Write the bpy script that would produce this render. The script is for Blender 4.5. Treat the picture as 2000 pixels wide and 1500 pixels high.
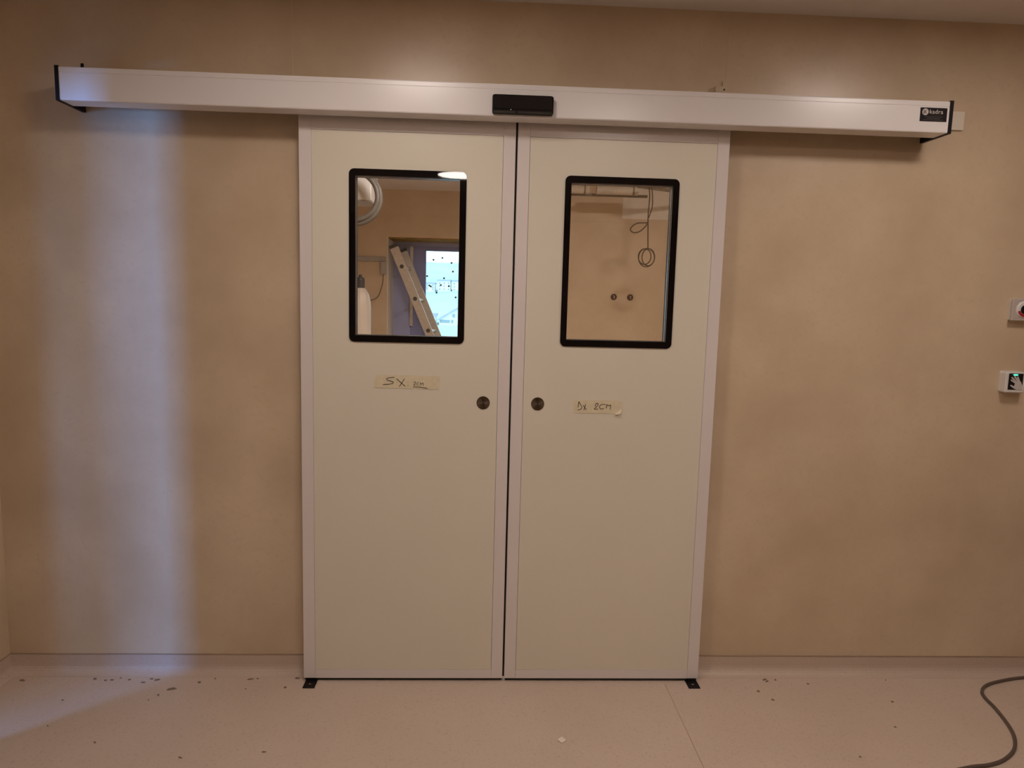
import bpy, bmesh, math, random
from mathutils import Vector, Matrix

for o in list(bpy.data.objects):
    bpy.data.objects.remove(o, do_unlink=True)
scene = bpy.context.scene
COL = scene.collection
random.seed(7)

# ------------------------------------------------------------------ camera
CAM = Vector((-0.1123, -2.5217, 1.4256))
YAW, PITCH, ROLL, FPX = 0.0462, -0.1207, 0.026, 1399.87
fwd = Vector((math.sin(YAW) * math.cos(PITCH), math.cos(YAW) * math.cos(PITCH), math.sin(PITCH)))
rt = Vector((math.cos(YAW), -math.sin(YAW), 0))
up = rt.cross(fwd)
rt2 = rt * math.cos(ROLL) + up * math.sin(ROLL)
up2 = -rt * math.sin(ROLL) + up * math.cos(ROLL)
cd = bpy.data.cameras.new('camera')
cam = bpy.data.objects.new('camera', cd)
COL.objects.link(cam)
cd.sensor_fit = 'HORIZONTAL'
cd.sensor_width = 36
cd.lens = FPX / 2000 * 36
cd.clip_start = 0.02
cd.clip_end = 3000
M = Matrix((rt2, up2, -fwd)).transposed().to_4x4()
M.translation = CAM
cam.matrix_world = M
scene.camera = cam

# ------------------------------------------------------------------ exposure, sky, daylight
vs = scene.view_settings
vs.view_transform = 'Standard'
vs.look = 'None'
vs.gamma = 1
vs.use_curve_mapping = False
vs.exposure = 0.0

w = bpy.data.worlds.new('overcast_sky')
scene.world = w
w.use_nodes = True
bg = w.node_tree.nodes['Background']
bg.inputs[0].default_value = (0.72, 0.90, 1.0, 1)
bg.inputs[1].default_value = 3.2

# added area light standing in for cool daylight, reaching in through the side doorway
ld = bpy.data.lights.new('daylight_stand_in', 'AREA')
ld.shape = 'RECTANGLE'
ld.size = 1.1        # height
ld.size_y = 0.6      # width
ld.energy = 520
ld.color = (0.14, 0.375, 1.0)
lo = bpy.data.objects.new('daylight_stand_in', ld)
COL.objects.link(lo)
lo.location = (-5.55, -4.2, 1.15)
lo.rotation_euler = (0, math.radians(-90), 0)

LAMP_STRENGTH = 30.0
LAMP_COLOR = (1.0, 0.858, 0.785, 1)

# ------------------------------------------------------------------ materials
MATS = {}


def lin(c):
    return tuple(((v / 255) / 12.92 if v / 255 <= 0.04045 else ((v / 255 + 0.055) / 1.055) ** 2.4) for v in c)


def mat(name, color, rough=0.5, metal=0.0, var=0.0, scale=6.0, var2=None, bump=0.0, bscale=200.0,
        coat=0.0, spec=0.5, emit=None, estr=0.0, detail=3.0, rvar=0.0):
    m = bpy.data.materials.new(name)
    m.use_nodes = True
    nt = m.node_tree
    b = nt.nodes['Principled BSDF']
    b.inputs['Base Color'].default_value = (*color, 1)
    b.inputs['Roughness'].default_value = rough
    b.inputs['Metallic'].default_value = metal
    b.inputs['Specular IOR Level'].default_value = spec
    b.inputs['Coat Weight'].default_value = coat
    if emit:
        b.inputs['Emission Color'].default_value = (*emit, 1)
        b.inputs['Emission Strength'].default_value = estr
    tc = nt.nodes.new('ShaderNodeTexCoord')
    if var > 0:
        n = nt.nodes.new('ShaderNodeTexNoise')
        n.inputs['Scale'].default_value = scale
        n.inputs['Detail'].default_value = detail
        n.inputs['Roughness'].default_value = 0.6
        nt.links.new(tc.outputs['Object'], n.inputs['Vector'])
        r = nt.nodes.new('ShaderNodeValToRGB')
        c2 = var2 if var2 else tuple(max(0, v * (1 - var)) for v in color)
        c1 = tuple(min(1, v * (1 + var * 0.5)) for v in color)
        r.color_ramp.elements[0].position = 0.32
        r.color_ramp.elements[0].color = (*c2, 1)
        r.color_ramp.elements[1].position = 0.68
        r.color_ramp.elements[1].color = (*c1, 1)
        nt.links.new(n.outputs['Fac'], r.inputs['Fac'])
        nt.links.new(r.outputs['Color'], b.inputs['Base Color'])
    if bump > 0:
        n2 = nt.nodes.new('ShaderNodeTexNoise')
        n2.inputs['Scale'].default_value = bscale
        n2.inputs['Detail'].default_value = 2
        nt.links.new(tc.outputs['Object'], n2.inputs['Vector'])
        bp = nt.nodes.new('ShaderNodeBump')
        bp.inputs['Strength'].default_value = bump
        bp.inputs['Distance'].default_value = 0.002
        nt.links.new(n2.outputs['Fac'], bp.inputs['Height'])
        nt.links.new(bp.outputs['Normal'], b.inputs['Normal'])
    MATS[name] = m
    return m


def two_scale(name, c1, c2, fleck, s1, s2, rough, amount=0.35, bump=0.03, spec=0.5):
    """vinyl: broad clouds between two tones, plus a fine fleck"""
    m = bpy.data.materials.new(name)
    m.use_nodes = True
    nt = m.node_tree
    b = nt.nodes['Principled BSDF']
    b.inputs['Roughness'].default_value = rough
    b.inputs['Specular IOR Level'].default_value = spec
    tc = nt.nodes.new('ShaderNodeTexCoord')
    n = nt.nodes.new('ShaderNodeTexNoise')
    n.inputs['Scale'].default_value = s1
    n.inputs['Detail'].default_value = 4
    n.inputs['Roughness'].default_value = 0.55
    n2 = nt.nodes.new('ShaderNodeTexNoise')
    n2.inputs['Scale'].default_value = s2
    n2.inputs['Detail'].default_value = 3
    for q in (n, n2):
        nt.links.new(tc.outputs['Object'], q.inputs['Vector'])
    r = nt.nodes.new('ShaderNodeValToRGB')
    r.color_ramp.elements[0].position = 0.3
    r.color_ramp.elements[0].color = (*c1, 1)
    r.color_ramp.elements[1].position = 0.7
    r.color_ramp.elements[1].color = (*c2, 1)
    nt.links.new(n.outputs['Fac'], r.inputs['Fac'])
    r2 = nt.nodes.new('ShaderNodeValToRGB')
    r2.color_ramp.elements[0].position = 0.55
    r2.color_ramp.elements[0].color = (0, 0, 0, 1)
    r2.color_ramp.elements[1].position = 0.72
    r2.color_ramp.elements[1].color = (amount, amount, amount, 1)
    nt.links.new(n2.outputs['Fac'], r2.inputs['Fac'])
    mx = nt.nodes.new('ShaderNodeMix')
    mx.data_type = 'RGBA'
    nt.links.new(r2.outputs['Color'], mx.inputs[0])
    nt.links.new(r.outputs['Color'], mx.inputs[6])
    mx.inputs[7].default_value = (*fleck, 1)
    nt.links.new(mx.outputs[2], b.inputs['Base Color'])
    if bump:
        bp = nt.nodes.new('ShaderNodeBump')
        bp.inputs['Strength'].default_value = bump
        bp.inputs['Distance'].default_value = 0.002
        nt.links.new(n2.outputs['Fac'], bp.inputs['Height'])
        nt.links.new(bp.outputs['Normal'], b.inputs['Normal'])
    MATS[name] = m
    return m


def glass_mat(name, tint=(0.95, 0.97, 0.96), ior=1.45):
    m = bpy.data.materials.new(name)
    m.use_nodes = True
    nt = m.node_tree
    nt.nodes.remove(nt.nodes['Principled BSDF'])
    out = nt.nodes['Material Output']
    t = nt.nodes.new('ShaderNodeBsdfTransparent')
    t.inputs[0].default_value = (*tint, 1)
    g = nt.nodes.new('ShaderNodeBsdfGlossy')
    g.inputs['Roughness'].default_value = 0.0
    f = nt.nodes.new('ShaderNodeFresnel')
    f.inputs[0].default_value = ior
    mx = nt.nodes.new('ShaderNodeMixShader')
    nt.links.new(f.outputs[0], mx.inputs[0])
    nt.links.new(t.outputs[0], mx.inputs[1])
    nt.links.new(g.outputs[0], mx.inputs[2])
    nt.links.new(mx.outputs[0], out.inputs[0])
    MATS[name] = m
    return m


wallM = two_scale('beige_wall_vinyl', (0.585, 0.450, 0.300), (0.73, 0.590, 0.410), (0.57, 0.435, 0.29), 2.6, 55, 0.31, 0.25, 0.04, 0.5)
wall2M = two_scale('beige_far_wall_vinyl', (0.60, 0.455, 0.305), (0.70, 0.555, 0.39), (0.57, 0.43, 0.29), 3.0, 40, 0.55, 0.2, 0.02, 0.3)
floorM = two_scale('flecked_floor_vinyl', (0.62, 0.495, 0.395), (0.67, 0.545, 0.445), (0.48, 0.37, 0.28), 2.2, 120, 0.42, 0.5, 0.03, 0.4)
skirtM = two_scale('skirting_vinyl', (0.58, 0.46, 0.365), (0.62, 0.50, 0.405), (0.46, 0.35, 0.265), 2.2, 120, 0.42, 0.4, 0.02, 0.4)
ceilM = mat('ceiling_paint', (0.78, 0.72, 0.66), 0.8, var=0.04, scale=4)
sealM = mat('weld_bead', (0.66, 0.54, 0.38), 0.4, var=0.05, scale=20)
lineM = mat('skirting_bead', (0.36, 0.26, 0.18), 0.5, var=0.1, scale=20)
fseamM = mat('floor_weld', (0.47, 0.35, 0.26), 0.45, var=0.1, scale=20)
panelM = mat('cream_laminate', (0.80, 0.752, 0.620), 0.32, var=0.025, scale=1.5, spec=0.4)
profM = mat('white_lacquered_profile', (0.80, 0.745, 0.71), 0.28, var=0.015, scale=3)
coverM = mat('white_lacquered_cover', (0.84, 0.81, 0.79), 0.25, var=0.012, scale=2)
blackM = mat('black_plastic', (0.009, 0.007, 0.007), 0.55, var=0.2, scale=30, spec=0.2)
gapM = mat('dark_rubber_and_shade', (0.02, 0.016, 0.014), 0.7, var=0.2, scale=40)
enamelM = mat('black_enamel_glass', (0.004, 0.003, 0.004), 0.02, var=0.1, scale=20, spec=0.5)
lensM = mat('sensor_lens', (0.008, 0.007, 0.007), 0.10, var=0.1, scale=20)
glassM = glass_mat('door_glass', (0.985, 0.99, 0.985))
wglassM = glass_mat('window_glass', (0.90, 0.96, 0.97))
spacerM = mat('glazing_spacer', (0.55, 0.53, 0.52), 0.3, metal=0.9, var=0.05, scale=40)
tapeM = mat('masking_tape', (0.78, 0.69, 0.475), 0.7, var=0.08, scale=60, bump=0.2, bscale=500)
inkM = mat('marker_ink', (0.055, 0.03, 0.02), 0.6, var=0.2, scale=60)
steelM = mat('brushed_steel', (0.30, 0.25, 0.19), 0.20, metal=1.0, var=0.12, scale=120)
steel2M = mat('brushed_steel_cup', (0.20, 0.165, 0.13), 0.30, metal=1.0, var=0.15, scale=140)
for sm in (steelM, steel2M):
    nt = sm.node_tree
    tg = nt.nodes.new('ShaderNodeTangent')
    tg.direction_type = 'RADIAL'
    tg.axis = 'Y'
    nt.links.new(tg.outputs[0], nt.nodes['Principled BSDF'].inputs['Tangent'])
    nt.nodes['Principled BSDF'].inputs['Anisotropic'].default_value = 0.95
    nt.nodes['Principled BSDF'].inputs['Anisotropic Rotation'].default_value = 0.0
aluM = mat('aluminium', (0.62, 0.55, 0.47), 0.42, metal=0.55, var=0.1, scale=30)
greyplM = mat('grey_plastic', (0.42, 0.38, 0.34), 0.5, var=0.06, scale=20)
whiteplM = mat('white_plastic', (0.80, 0.77, 0.73), 0.4, var=0.02, scale=20)
redM = mat('red_plastic', (0.42, 0.02, 0.03), 0.35, var=0.1, scale=20)
ledM = mat('green_led', (0.1, 0.6, 0.35), 0.4, emit=(0.08, 1.0, 0.5), estr=1.6, var=0.02, scale=20)
stickM = mat('black_sticker', (0.014, 0.009, 0.009), 0.6, var=0.1, spec=0.2, scale=30)
printM = mat('white_print', (0.62, 0.57, 0.53), 0.5, var=0.04, scale=40)
print2M = mat('grey_print', (0.07, 0.055, 0.05), 0.5, var=0.1, scale=40)
cableM = mat('grey_cable', (0.13, 0.095, 0.075), 0.5, var=0.1, scale=30)
debM = mat('plaster_crumb', (0.24, 0.18, 0.13), 0.8, var=0.3, scale=80)
paperM = mat('cream_chip', (0.88, 0.78, 0.66), 0.6, var=0.05, scale=60)
lampM = bpy.data.materials.new('lamp_diffuser')
lampM.use_nodes = True
_b = lampM.node_tree.nodes['Principled BSDF']
_b.inputs['Base Color'].default_value = (0.8, 0.8, 0.8, 1)
_b.inputs['Emission Color'].default_value = LAMP_COLOR
_b.inputs['Emission Strength'].default_value = LAMP_STRENGTH
lamp2M = lampM.copy()
lamp2M.name = 'lamp_diffuser_far_room'
lamp2M.node_tree.nodes['Principled BSDF'].inputs['Emission Strength'].default_value = 105.0
coolframeM = mat('daylight_tinted_frame', (0.40, 0.42, 0.66), 0.45, var=0.06, scale=6)  # white frame; the cool daylight cast is put into its colour
coolsashM = mat('daylight_tinted_sash', (0.28, 0.31, 0.58), 0.45, var=0.06, scale=6)  # sash of the same white frame, daylight cast coloured in a deeper blue
woodM = mat('raw_wood', (0.34, 0.20, 0.05), 0.95, var=0.3, scale=14, spec=0.05)
plasterM = mat('white_plaster', (0.78, 0.70, 0.60), 0.8, var=0.04, scale=10)
hoseM = mat('grey_hose', (0.115, 0.10, 0.08), 0.5, var=0.1, scale=30, bump=0.3, bscale=160)
cylM = mat('white_painted_steel', (0.78, 0.70, 0.61), 0.35, var=0.03, scale=8)
capM = mat('dark_grey_cap', (0.07, 0.065, 0.06), 0.5, var=0.1, scale=30)
ductM = mat('insulated_pipe', (0.62, 0.54, 0.43), 0.6, var=0.12, scale=12)
gridM = mat('ceiling_grid_steel', (0.28, 0.23, 0.17), 0.5, var=0.15, scale=20)
cable2M = mat('brown_cable', (0.12, 0.075, 0.04), 0.5, var=0.1, scale=30)
sockM = mat('socket_box', (0.10, 0.06, 0.03), 0.6, var=0.2, scale=60)
hillM = two_scale('haze_tinted_meadow', (0.36, 0.50, 0.58), (0.48, 0.60, 0.66), (0.30, 0.42, 0.52), 0.02, 0.15, 0.9, 0.5, 0, 0.1)  # bluish distance haze is mixed into the meadow colours
renderM = mat('white_render', (0.85, 0.86, 0.84), 0.9, var=0.03, scale=0.3)
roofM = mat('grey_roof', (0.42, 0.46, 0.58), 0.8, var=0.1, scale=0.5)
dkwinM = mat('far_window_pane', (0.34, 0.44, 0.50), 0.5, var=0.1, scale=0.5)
spotM = mat('dark_spot', (0.03, 0.05, 0.05), 0.7, var=0.1, scale=60)

# ------------------------------------------------------------------ helpers
WL = {}


def tag(o, label=None, cat=None, group=None, kind=None):
    if label:
        o['label'] = label
    if cat:
        o['category'] = cat
    if group:
        o['group'] = group
    if kind:
        o['kind'] = kind
    return o


def empty(name, loc, label=None, cat=None, group=None, kind=None):
    o = bpy.data.objects.new(name, None)
    o.empty_display_size = 0.05
    COL.objects.link(o)
    o.location = loc
    WL[o.name] = Vector(loc)
    return tag(o, label, cat, group, kind)


def obj(name, bm, m, parent=None, origin=None, smooth=False):
    """mesh given in world coordinates -> one object, origin moved to `origin` (or the parent's)"""
    me = bpy.data.meshes.new(name)
    bmesh.ops.recalc_face_normals(bm, faces=bm.faces[:])
    pw = WL[parent.name] if parent else Vector((0, 0, 0))
    if origin is None:
        if parent:
            origin = pw
        else:
            xs = [v.co for v in bm.verts]
            origin = Vector(((min(v.x for v in xs) + max(v.x for v in xs)) / 2,
                             (min(v.y for v in xs) + max(v.y for v in xs)) / 2, min(v.z for v in xs)))
    origin = Vector(origin)
    bmesh.ops.translate(bm, verts=bm.verts[:], vec=-origin)
    if smooth:
        for f in bm.faces:
            f.smooth = True
    bm.to_mesh(me)
    bm.free()
    me.materials.append(m)
    o = bpy.data.objects.new(name, me)
    COL.objects.link(o)
    if parent:
        o.parent = parent
    o.location = origin - pw
    WL[o.name] = origin
    return o


def B():
    return bmesh.new()


def box(bm, x0, x1, y0, y1, z0, z1, bev=0.0, seg=2):
    r = bmesh.ops.create_cube(bm, size=1.0)
    vs_ = r['verts']
    bmesh.ops.scale(bm, vec=(x1 - x0, y1 - y0, z1 - z0), verts=vs_)
    bmesh.ops.translate(bm, vec=((x0 + x1) / 2, (y0 + y1) / 2, (z0 + z1) / 2), verts=vs_)
    if bev > 0:
        es = list({e for v in vs_ for e in v.link_edges})
        bmesh.ops.bevel(bm, geom=es, offset=bev, segments=seg, affect='EDGES', profile=0.5)
    return bm


def bx(*a, **k):
    return box(B(), *a, **k)


def prism(bm, pts, axis, a, b):
    """polygon pts (u,v) extruded along axis from a to b. axis 'Y': (x,z); 'X': (y,z); 'Z': (x,y)"""
    def P(u, v, t):
        return {'Y': (u, t, v), 'X': (t, u, v), 'Z': (u, v, t)}[axis]
    A = [bm.verts.new(P(u, v, a)) for u, v in pts]
    C = [bm.verts.new(P(u, v, b)) for u, v in pts]
    n = len(pts)
    bm.faces.new(A)
    bm.faces.new(C[::-1])
    for i in range(n):
        bm.faces.new((A[i], A[(i + 1) % n], C[(i + 1) % n], C[i]))
    return bm


def ring_prism(bm, outer, inner, axis, a, b):
    """frame between two loops with the same count"""
    def P(u, v, t):
        return {'Y': (u, t, v), 'X': (t, u, v), 'Z': (u, v, t)}[axis]
    n = len(outer)
    L = [[bm.verts.new(P(u, v, t)) for u, v in lp] for lp in (outer, inner) for t in (a, b)]
    oa, ob, ia, ib = L
    for i in range(n):
        j = (i + 1) % n
        bm.faces.new((oa[i], oa[j], ia[j], ia[i]))
        bm.faces.new((ob[i], ib[i], ib[j], ob[j]))
        bm.faces.new((oa[i], ob[i], ob[j], oa[j]))
        bm.faces.new((ia[i], ia[j], ib[j], ib[i]))
    return bm


def rrect(x0, x1, z0, z1, r, n=6):
    pts = []
    for cx, cz, a0 in ((x1 - r, z1 - r, 0), (x0 + r, z1 - r, 90), (x0 + r, z0 + r, 180), (x1 - r, z0 + r, 270)):
        for i in range(n + 1):
            a = math.radians(a0 + 90 * i / n)
            pts.append((cx + r * math.cos(a), cz + r * math.sin(a)))
    return pts


def circ(cx, cz, r, n=32, rz=None):
    rz = rz or r
    return [(cx + r * math.cos(2 * math.pi * i / n), cz + rz * math.sin(2 * math.pi * i / n)) for i in range(n)]


def spline(pts, sub=6, closed=False):
    P = [Vector(p) for p in pts]
    n = len(P)
    out = []
    rng = range(n) if closed else range(n - 1)
    for i in rng:
        if closed:
            p0, p1, p2, p3 = P[(i - 1) % n], P[i], P[(i + 1) % n], P[(i + 2) % n]
        else:
            p0, p1, p2, p3 = P[max(i - 1, 0)], P[i], P[i + 1], P[min(i + 2, n - 1)]
        for k in range(sub):
            t = k / sub
            out.append(0.5 * ((2 * p1) + (p2 - p0) * t + (2 * p0 - 5 * p1 + 4 * p2 - p3) * t * t
                              + (3 * p1 - p0 - 3 * p2 + p3) * t ** 3))
    if not closed:
        out.append(P[-1])
    return out


def tube(bm, path, r, n=8, closed=False, radii=None):
    path = [Vector(p) for p in path]
    m = len(path)
    rings = []
    prev = None
    for i, p in enumerate(path):
        if closed:
            t = path[(i + 1) % m] - path[(i - 1) % m]
        else:
            t = path[min(i + 1, m - 1)] - path[max(i - 1, 0)]
        t = t.normalized() if t.length > 1e-9 else Vector((0, 0, 1))
        if prev is None:
            a = Vector((0, 1, 0)) if abs(t.y) < 0.9 else Vector((1, 0, 0))
            u = t.cross(a).normalized()
        else:
            u = (prev - t * prev.dot(t)).normalized()
        prev = u
        v = t.cross(u)
        rr = radii[i] if radii else r
        rings.append([bm.verts.new(p + (u * math.cos(2 * math.pi * k / n) + v * math.sin(2 * math.pi * k / n)) * rr)
                      for k in range(n)])
    for i in range(m if closed else m - 1):
        a, b = rings[i], rings[(i + 1) % m]
        for k in range(n):
            bm.faces.new((a[k], a[(k + 1) % n], b[(k + 1) % n], b[k]))
    if not closed:
        bm.faces.new(rings[0][::-1])
        bm.faces.new(rings[-1])
    return bm


def lathe(bm, prof, cx, cy, n=32, axis='Z', c3=0.0):
    """profile of (radius, t) turned about an axis through (cx, cy); axis Z: t=z; axis Y: cx=x, cy=z, t=y"""
    rings = []
    for r, t in prof:
        ring = []
        for k in range(n):
            a = 2 * math.pi * k / n
            u, v = r * math.cos(a), r * math.sin(a)
            ring.append(bm.verts.new((cx + u, cy + v, t) if axis == 'Z' else (cx + u, t, cy + v)))
        rings.append(ring)
    for i in range(len(rings) - 1):
        a, b = rings[i], rings[i + 1]
        for k in range(n):
            bm.faces.new((a[k], a[(k + 1) % n], b[(k + 1) % n], b[k]))
    bm.faces.new(rings[0][::-1])
    bm.faces.new(rings[-1])
    return bm


def text_bm(s, size, x, z, y, bold=0.0):
    """lettering lying in the XZ plane, facing -Y"""
    c = bpy.data.curves.new('lettering', 'FONT')
    c.body = s
    c.size = size
    c.extrude = 0.0003
    c.offset = bold
    c.space_character = 1.12
    o = bpy.data.objects.new('lettering', c)
    COL.objects.link(o)
    bpy.context.view_layer.update()
    dg = bpy.context.evaluated_depsgraph_get()
    me = bpy.data.meshes.new_from_object(o.evaluated_get(dg))
    bm = B()
    bm.from_mesh(me)
    bpy.data.objects.remove(o, do_unlink=True)
    bpy.data.meshes.remove(me)
    bmesh.ops.rotate(bm, verts=bm.verts[:], cent=(0, 0, 0), matrix=Matrix.Rotation(math.radians(90), 3, 'X'))
    bmesh.ops.translate(bm, verts=bm.verts[:], vec=(x, y, z))
    return bm


# ------------------------------------------------------------------ the room
WX0, WX1 = -1.82, 4.2
CE = 2.425
WY = 0.06

o = obj('floor', bx(-6.3, WX1 + 0.1, -7.0, 5.15, -0.08, 0.0), floorM)
tag(o, kind='structure')
floor = o
b = B()
prism(b, [(0.6055, -0.02), (0.6085, -0.02), (0.599, -1.6), (0.596, -1.6)], 'Z', 0.0, 0.0006)
obj('weld_seam', b, fseamM, floor, smooth=False)

b = B()
box(b, -1.94, -0.66, WY, 0.18, 0, 3.0)
box(b, 0.66, WX1 + 0.1, WY, 0.18, 0, 3.0)
box(b, -0.66, 0.66, WY, 0.18, 2.035, 3.0)
wall_back = tag(obj('wall_back', b, wallM), kind='structure')
obj('weld_seam', bx(-0.7690, -0.7660, WY - 0.0008, WY + 0.001, 2.0, CE), sealM, wall_back)
obj('weld_seam', bx(0.7262, 0.7288, WY - 0.0008, WY + 0.001, 2.0, CE), sealM, wall_back)

# left wall with a doorway towards the side room, unseen leaf added to bound the daylight
b = B()
box(b, -1.94, WX0, -0.22, WY + 0.12, 0, CE)
box(b, -1.94, WX0, -1.45, -0.22, 1.975, CE)
box(b, -1.94, WX0, -7.0, -1.45, 0, CE)
tag(obj('wall_left', b, wallM), kind='structure')
tag(obj('strip_edge_leaf', bx(-1.90, -1.86, -1.45, -0.632, 0.004, 1.975, bev=0.003), profM), kind='structure')  # added out of view, its edge cuts the right side of the daylight strip
tag(obj('wall_right', bx(WX1, WX1 + 0.1, -7.0, 5.15, 0, 3.0), wallM), kind='structure')
tag(obj('wall_front', bx(-6.3, WX1 + 0.1, -7.1, -7.0, 0, CE), wallM), kind='structure')
tag(obj('ceiling', bx(-6.3, WX1 + 0.1, -7.1, 0.06, CE, CE + 0.1), ceilM), kind='structure')
# side room
tag(obj('wall_side_room_outer', bx(-6.3, -5.65, -7.0, 0.3, 0, CE), wallM), kind='structure')
tag(obj('wall_side_room_back', bx(-5.65, -1.94, 0.18, 0.3, 0, CE), wallM), kind='structure')
b = B()
box(b, -3.05, -2.95, -1.575, 0.18, 0, CE)
box(b, -3.05, -2.95, -2.6, -1.575, 2.06, CE)
box(b, -3.05, -2.95, -7.0, -2.6, 0, CE)
tag(obj('strip_softening_partition', b, wallM), kind='structure')  # unseen partition added to soften the left edge of the daylight strip
b = B()
ring_prism(b, [(-4.57, 0.53), (-3.83, 0.53), (-3.83, 1.77), (-4.57, 1.77)],
           [(-4.5, 0.6), (-3.9, 0.6), (-3.9, 1.7), (-4.5, 1.7)], 'X', -5.65, -5.57)
tag(obj('daylight_lamp_frame', b, profM), kind='structure')  # frame added around the area light; the wall behind has no opening


# coved skirting: profile in the plane across the wall
def cove(h, r, t=0.003):
    pts = [(0.0, h), (t, h), (t, r)]
    for i in range(1, 7):
        a = math.radians(90 * i / 6)
        pts.append((t + r - r * math.cos(a), r - r * math.sin(a) + 0.0002))
    pts += [(t + r, 0.0), (0.0, 0.0)]
    return pts


SK = 0.072
cp = [(WY - u, v) for u, v in cove(SK, 0.035)]
for nm, xa, xb in (('baseboard_back_left', WX0, -0.66), ('baseboard_back_right', 0.66, WX1)):
    b = prism(B(), cp, 'X', xa, xb)
    s = tag(obj(nm, b, skirtM), kind='structure')
    obj('top_bead', bx(xa, xb, WY - 0.0042, WY, SK, SK + 0.0022), lineM, s)
b = prism(B(), [(WX0 + u, v) for u, v in cove(SK, 0.035)], 'Y', -0.22, WY)
s = tag(obj('baseboard_left', b, skirtM), kind='structure')
obj('top_bead', bx(WX0, WX0 + 0.004, -0.22, WY, SK, SK + 0.002), lineM, s)

# ------------------------------------------------------------------ ceiling lamps
def lamp(x, y, label, m=None, z=CE, r=0.175):
    e = empty('ceiling_lamp', (x, y, z - 0.02), label, 'lamp', 'round ceiling lamps')
    b = lathe(B(), [(r * 0.3, z), (r * 1.06, z), (r * 1.06, z - 0.018), (r * 1.0, z - 0.02), (r * 1.0, z - 0.012)], x, y, 40)
    obj('rim', b, whiteplM, e, smooth=False)
    b = lathe(B(), [(r * 0.985, z - 0.013), (r * 0.985, z - 0.019), (r * 0.9, z - 0.021)], x, y, 40)
    obj('diffuser', b, m or lampM, e)
    return e


lamp(-0.40, -0.97, 'round ceiling lamp above the floor in front of the doors')
lamp(1.50, -0.95, 'round ceiling lamp above the floor near the wall switches')
lamp(-0.309, -3.55, 'round ceiling lamp mirrored in the black rim of the left door window')
lamp(0.62, -1.90, 'round ceiling lamp above the middle of the room, nearest the viewer')

# ------------------------------------------------------------------ sliding door leaves
LT = 2.058      # leaf top, hidden inside the operator
LBOT = 0.012
TH = 0.042
RAIL_B, RAIL_T, ST = 0.034, 0.089, 0.042


def leaf(name, xa, xb, wx0, wx1, label, pull_x):
    wz0, wz1 = 1.2574, 1.8447
    d = empty(name, ((xa + xb) / 2, TH / 2, LBOT), label, None, None, 'structure')
    g = 0.0009
    # panel with a window hole
    px0, px1, pz0, pz1 = xa + ST + g, xb - ST - g, LBOT + RAIL_B + g, LT - RAIL_T - g
    hx0, hx1, hz0, hz1 = wx0 + 0.0215, wx1 - 0.0218, wz0 + 0.0232, wz1 - 0.0235
    b = B()
    ring_prism(b, [(px0, pz0), (px1, pz0), (px1, pz1), (px0, pz1)],
               [(hx0, hz0), (hx1, hz0), (hx1, hz1), (hx0, hz1)], 'Y', 0.0006, TH - 0.0006)
    obj('panel', b, panelM, d)
    for sx0, sx1 in ((xa, xa + ST), (xb - ST, xb)):
        obj('stile', bx(sx0, sx1, 0, TH, LBOT, LT, bev=0.0016), profM, d)
    for z0, z1 in ((LBOT, LBOT + RAIL_B), (LT - RAIL_T, LT)):
        obj('rail', bx(xa + ST, xb - ST, 0, TH, z0, z1, bev=0.0012), profM, d)
    # window: black glass rim, glazing spacer, two panes
    for ya, yb in ((-0.0035, 0.0008), (TH - 0.0008, TH + 0.0035)):
        b = B()
        ring_prism(b, rrect(wx0, wx1, wz0, wz1, 0.018), rrect(hx0, hx1, hz0, hz1, 0.0015), 'Y', ya, yb)
        r = obj('window_rim', b, enamelM, d)
    for nm, ya, yb, ins, mm in (('glazing_seal', 0.0066, 0.012, 0.0012, gapM), ('glazing_spacer', 0.012, 0.030, 0.0006, spacerM), ('glazing_seal', 0.030, TH - 0.0066, 0.0012, gapM)):
        b = B()
        ring_prism(b, [(hx0, hz0), (hx1, hz0), (hx1, hz1), (hx0, hz1)],
                   [(hx0 + ins, hz0 + ins), (hx1 - ins, hz0 + ins), (hx1 - ins, hz1 - ins), (hx0 + ins, hz1 - ins)], 'Y', ya, yb)
        obj(nm, b, mm, d)
    obj('glass_pane', bx(hx0, hx1, 0.0022, 0.0062, hz0, hz1), glassM, d)
    obj('glass_pane', bx(hx0, hx1, TH - 0.0062, TH - 0.0022, hz0, hz1), glassM, d)
    obj('under_leaf_shade', bx(xa + 0.004, xb - 0.004, 0.006, 0.034, 0.003, LBOT + 0.001), gapM, d)  # dark strip standing in for the shade beneath the leaf
    # round finger pull
    pz = 1.050
    b = lathe(B(), [(0.0125, 0.0), (0.0235, 0.0), (0.0235, -0.0010), (0.0229, -0.0015), (0.0128, -0.0015), (0.0125, -0.0004)], pull_x, pz, 48, 'Y')
    f = obj('finger_pull', b, steelM, d, origin=(pull_x, 0, pz), smooth=False)
    b = lathe(B(), [(0.0127, -0.0002), (0.0126, -0.0010), (0.0120, -0.0011), (0.003, -0.0010)], pull_x, pz, 40, 'Y')
    obj('pull_cup', b, steel2M, f, origin=(pull_x, 0, pz))
    return d


leaf('door_1', -0.7360, -0.0040, -0.5678, -0.1689, 'left cream sliding door leaf with a black-rimmed window', -0.0965)
d2 = leaf('door_2', 0.0030, 0.7360, 0.1700, 0.5671, 'right cream sliding door leaf with a black-rimmed window', 0.0975)
obj('edge_seal', bx(-0.0036, 0.0030, 0.016, 0.026, 0.012, 2.05), gapM, d2)

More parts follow.
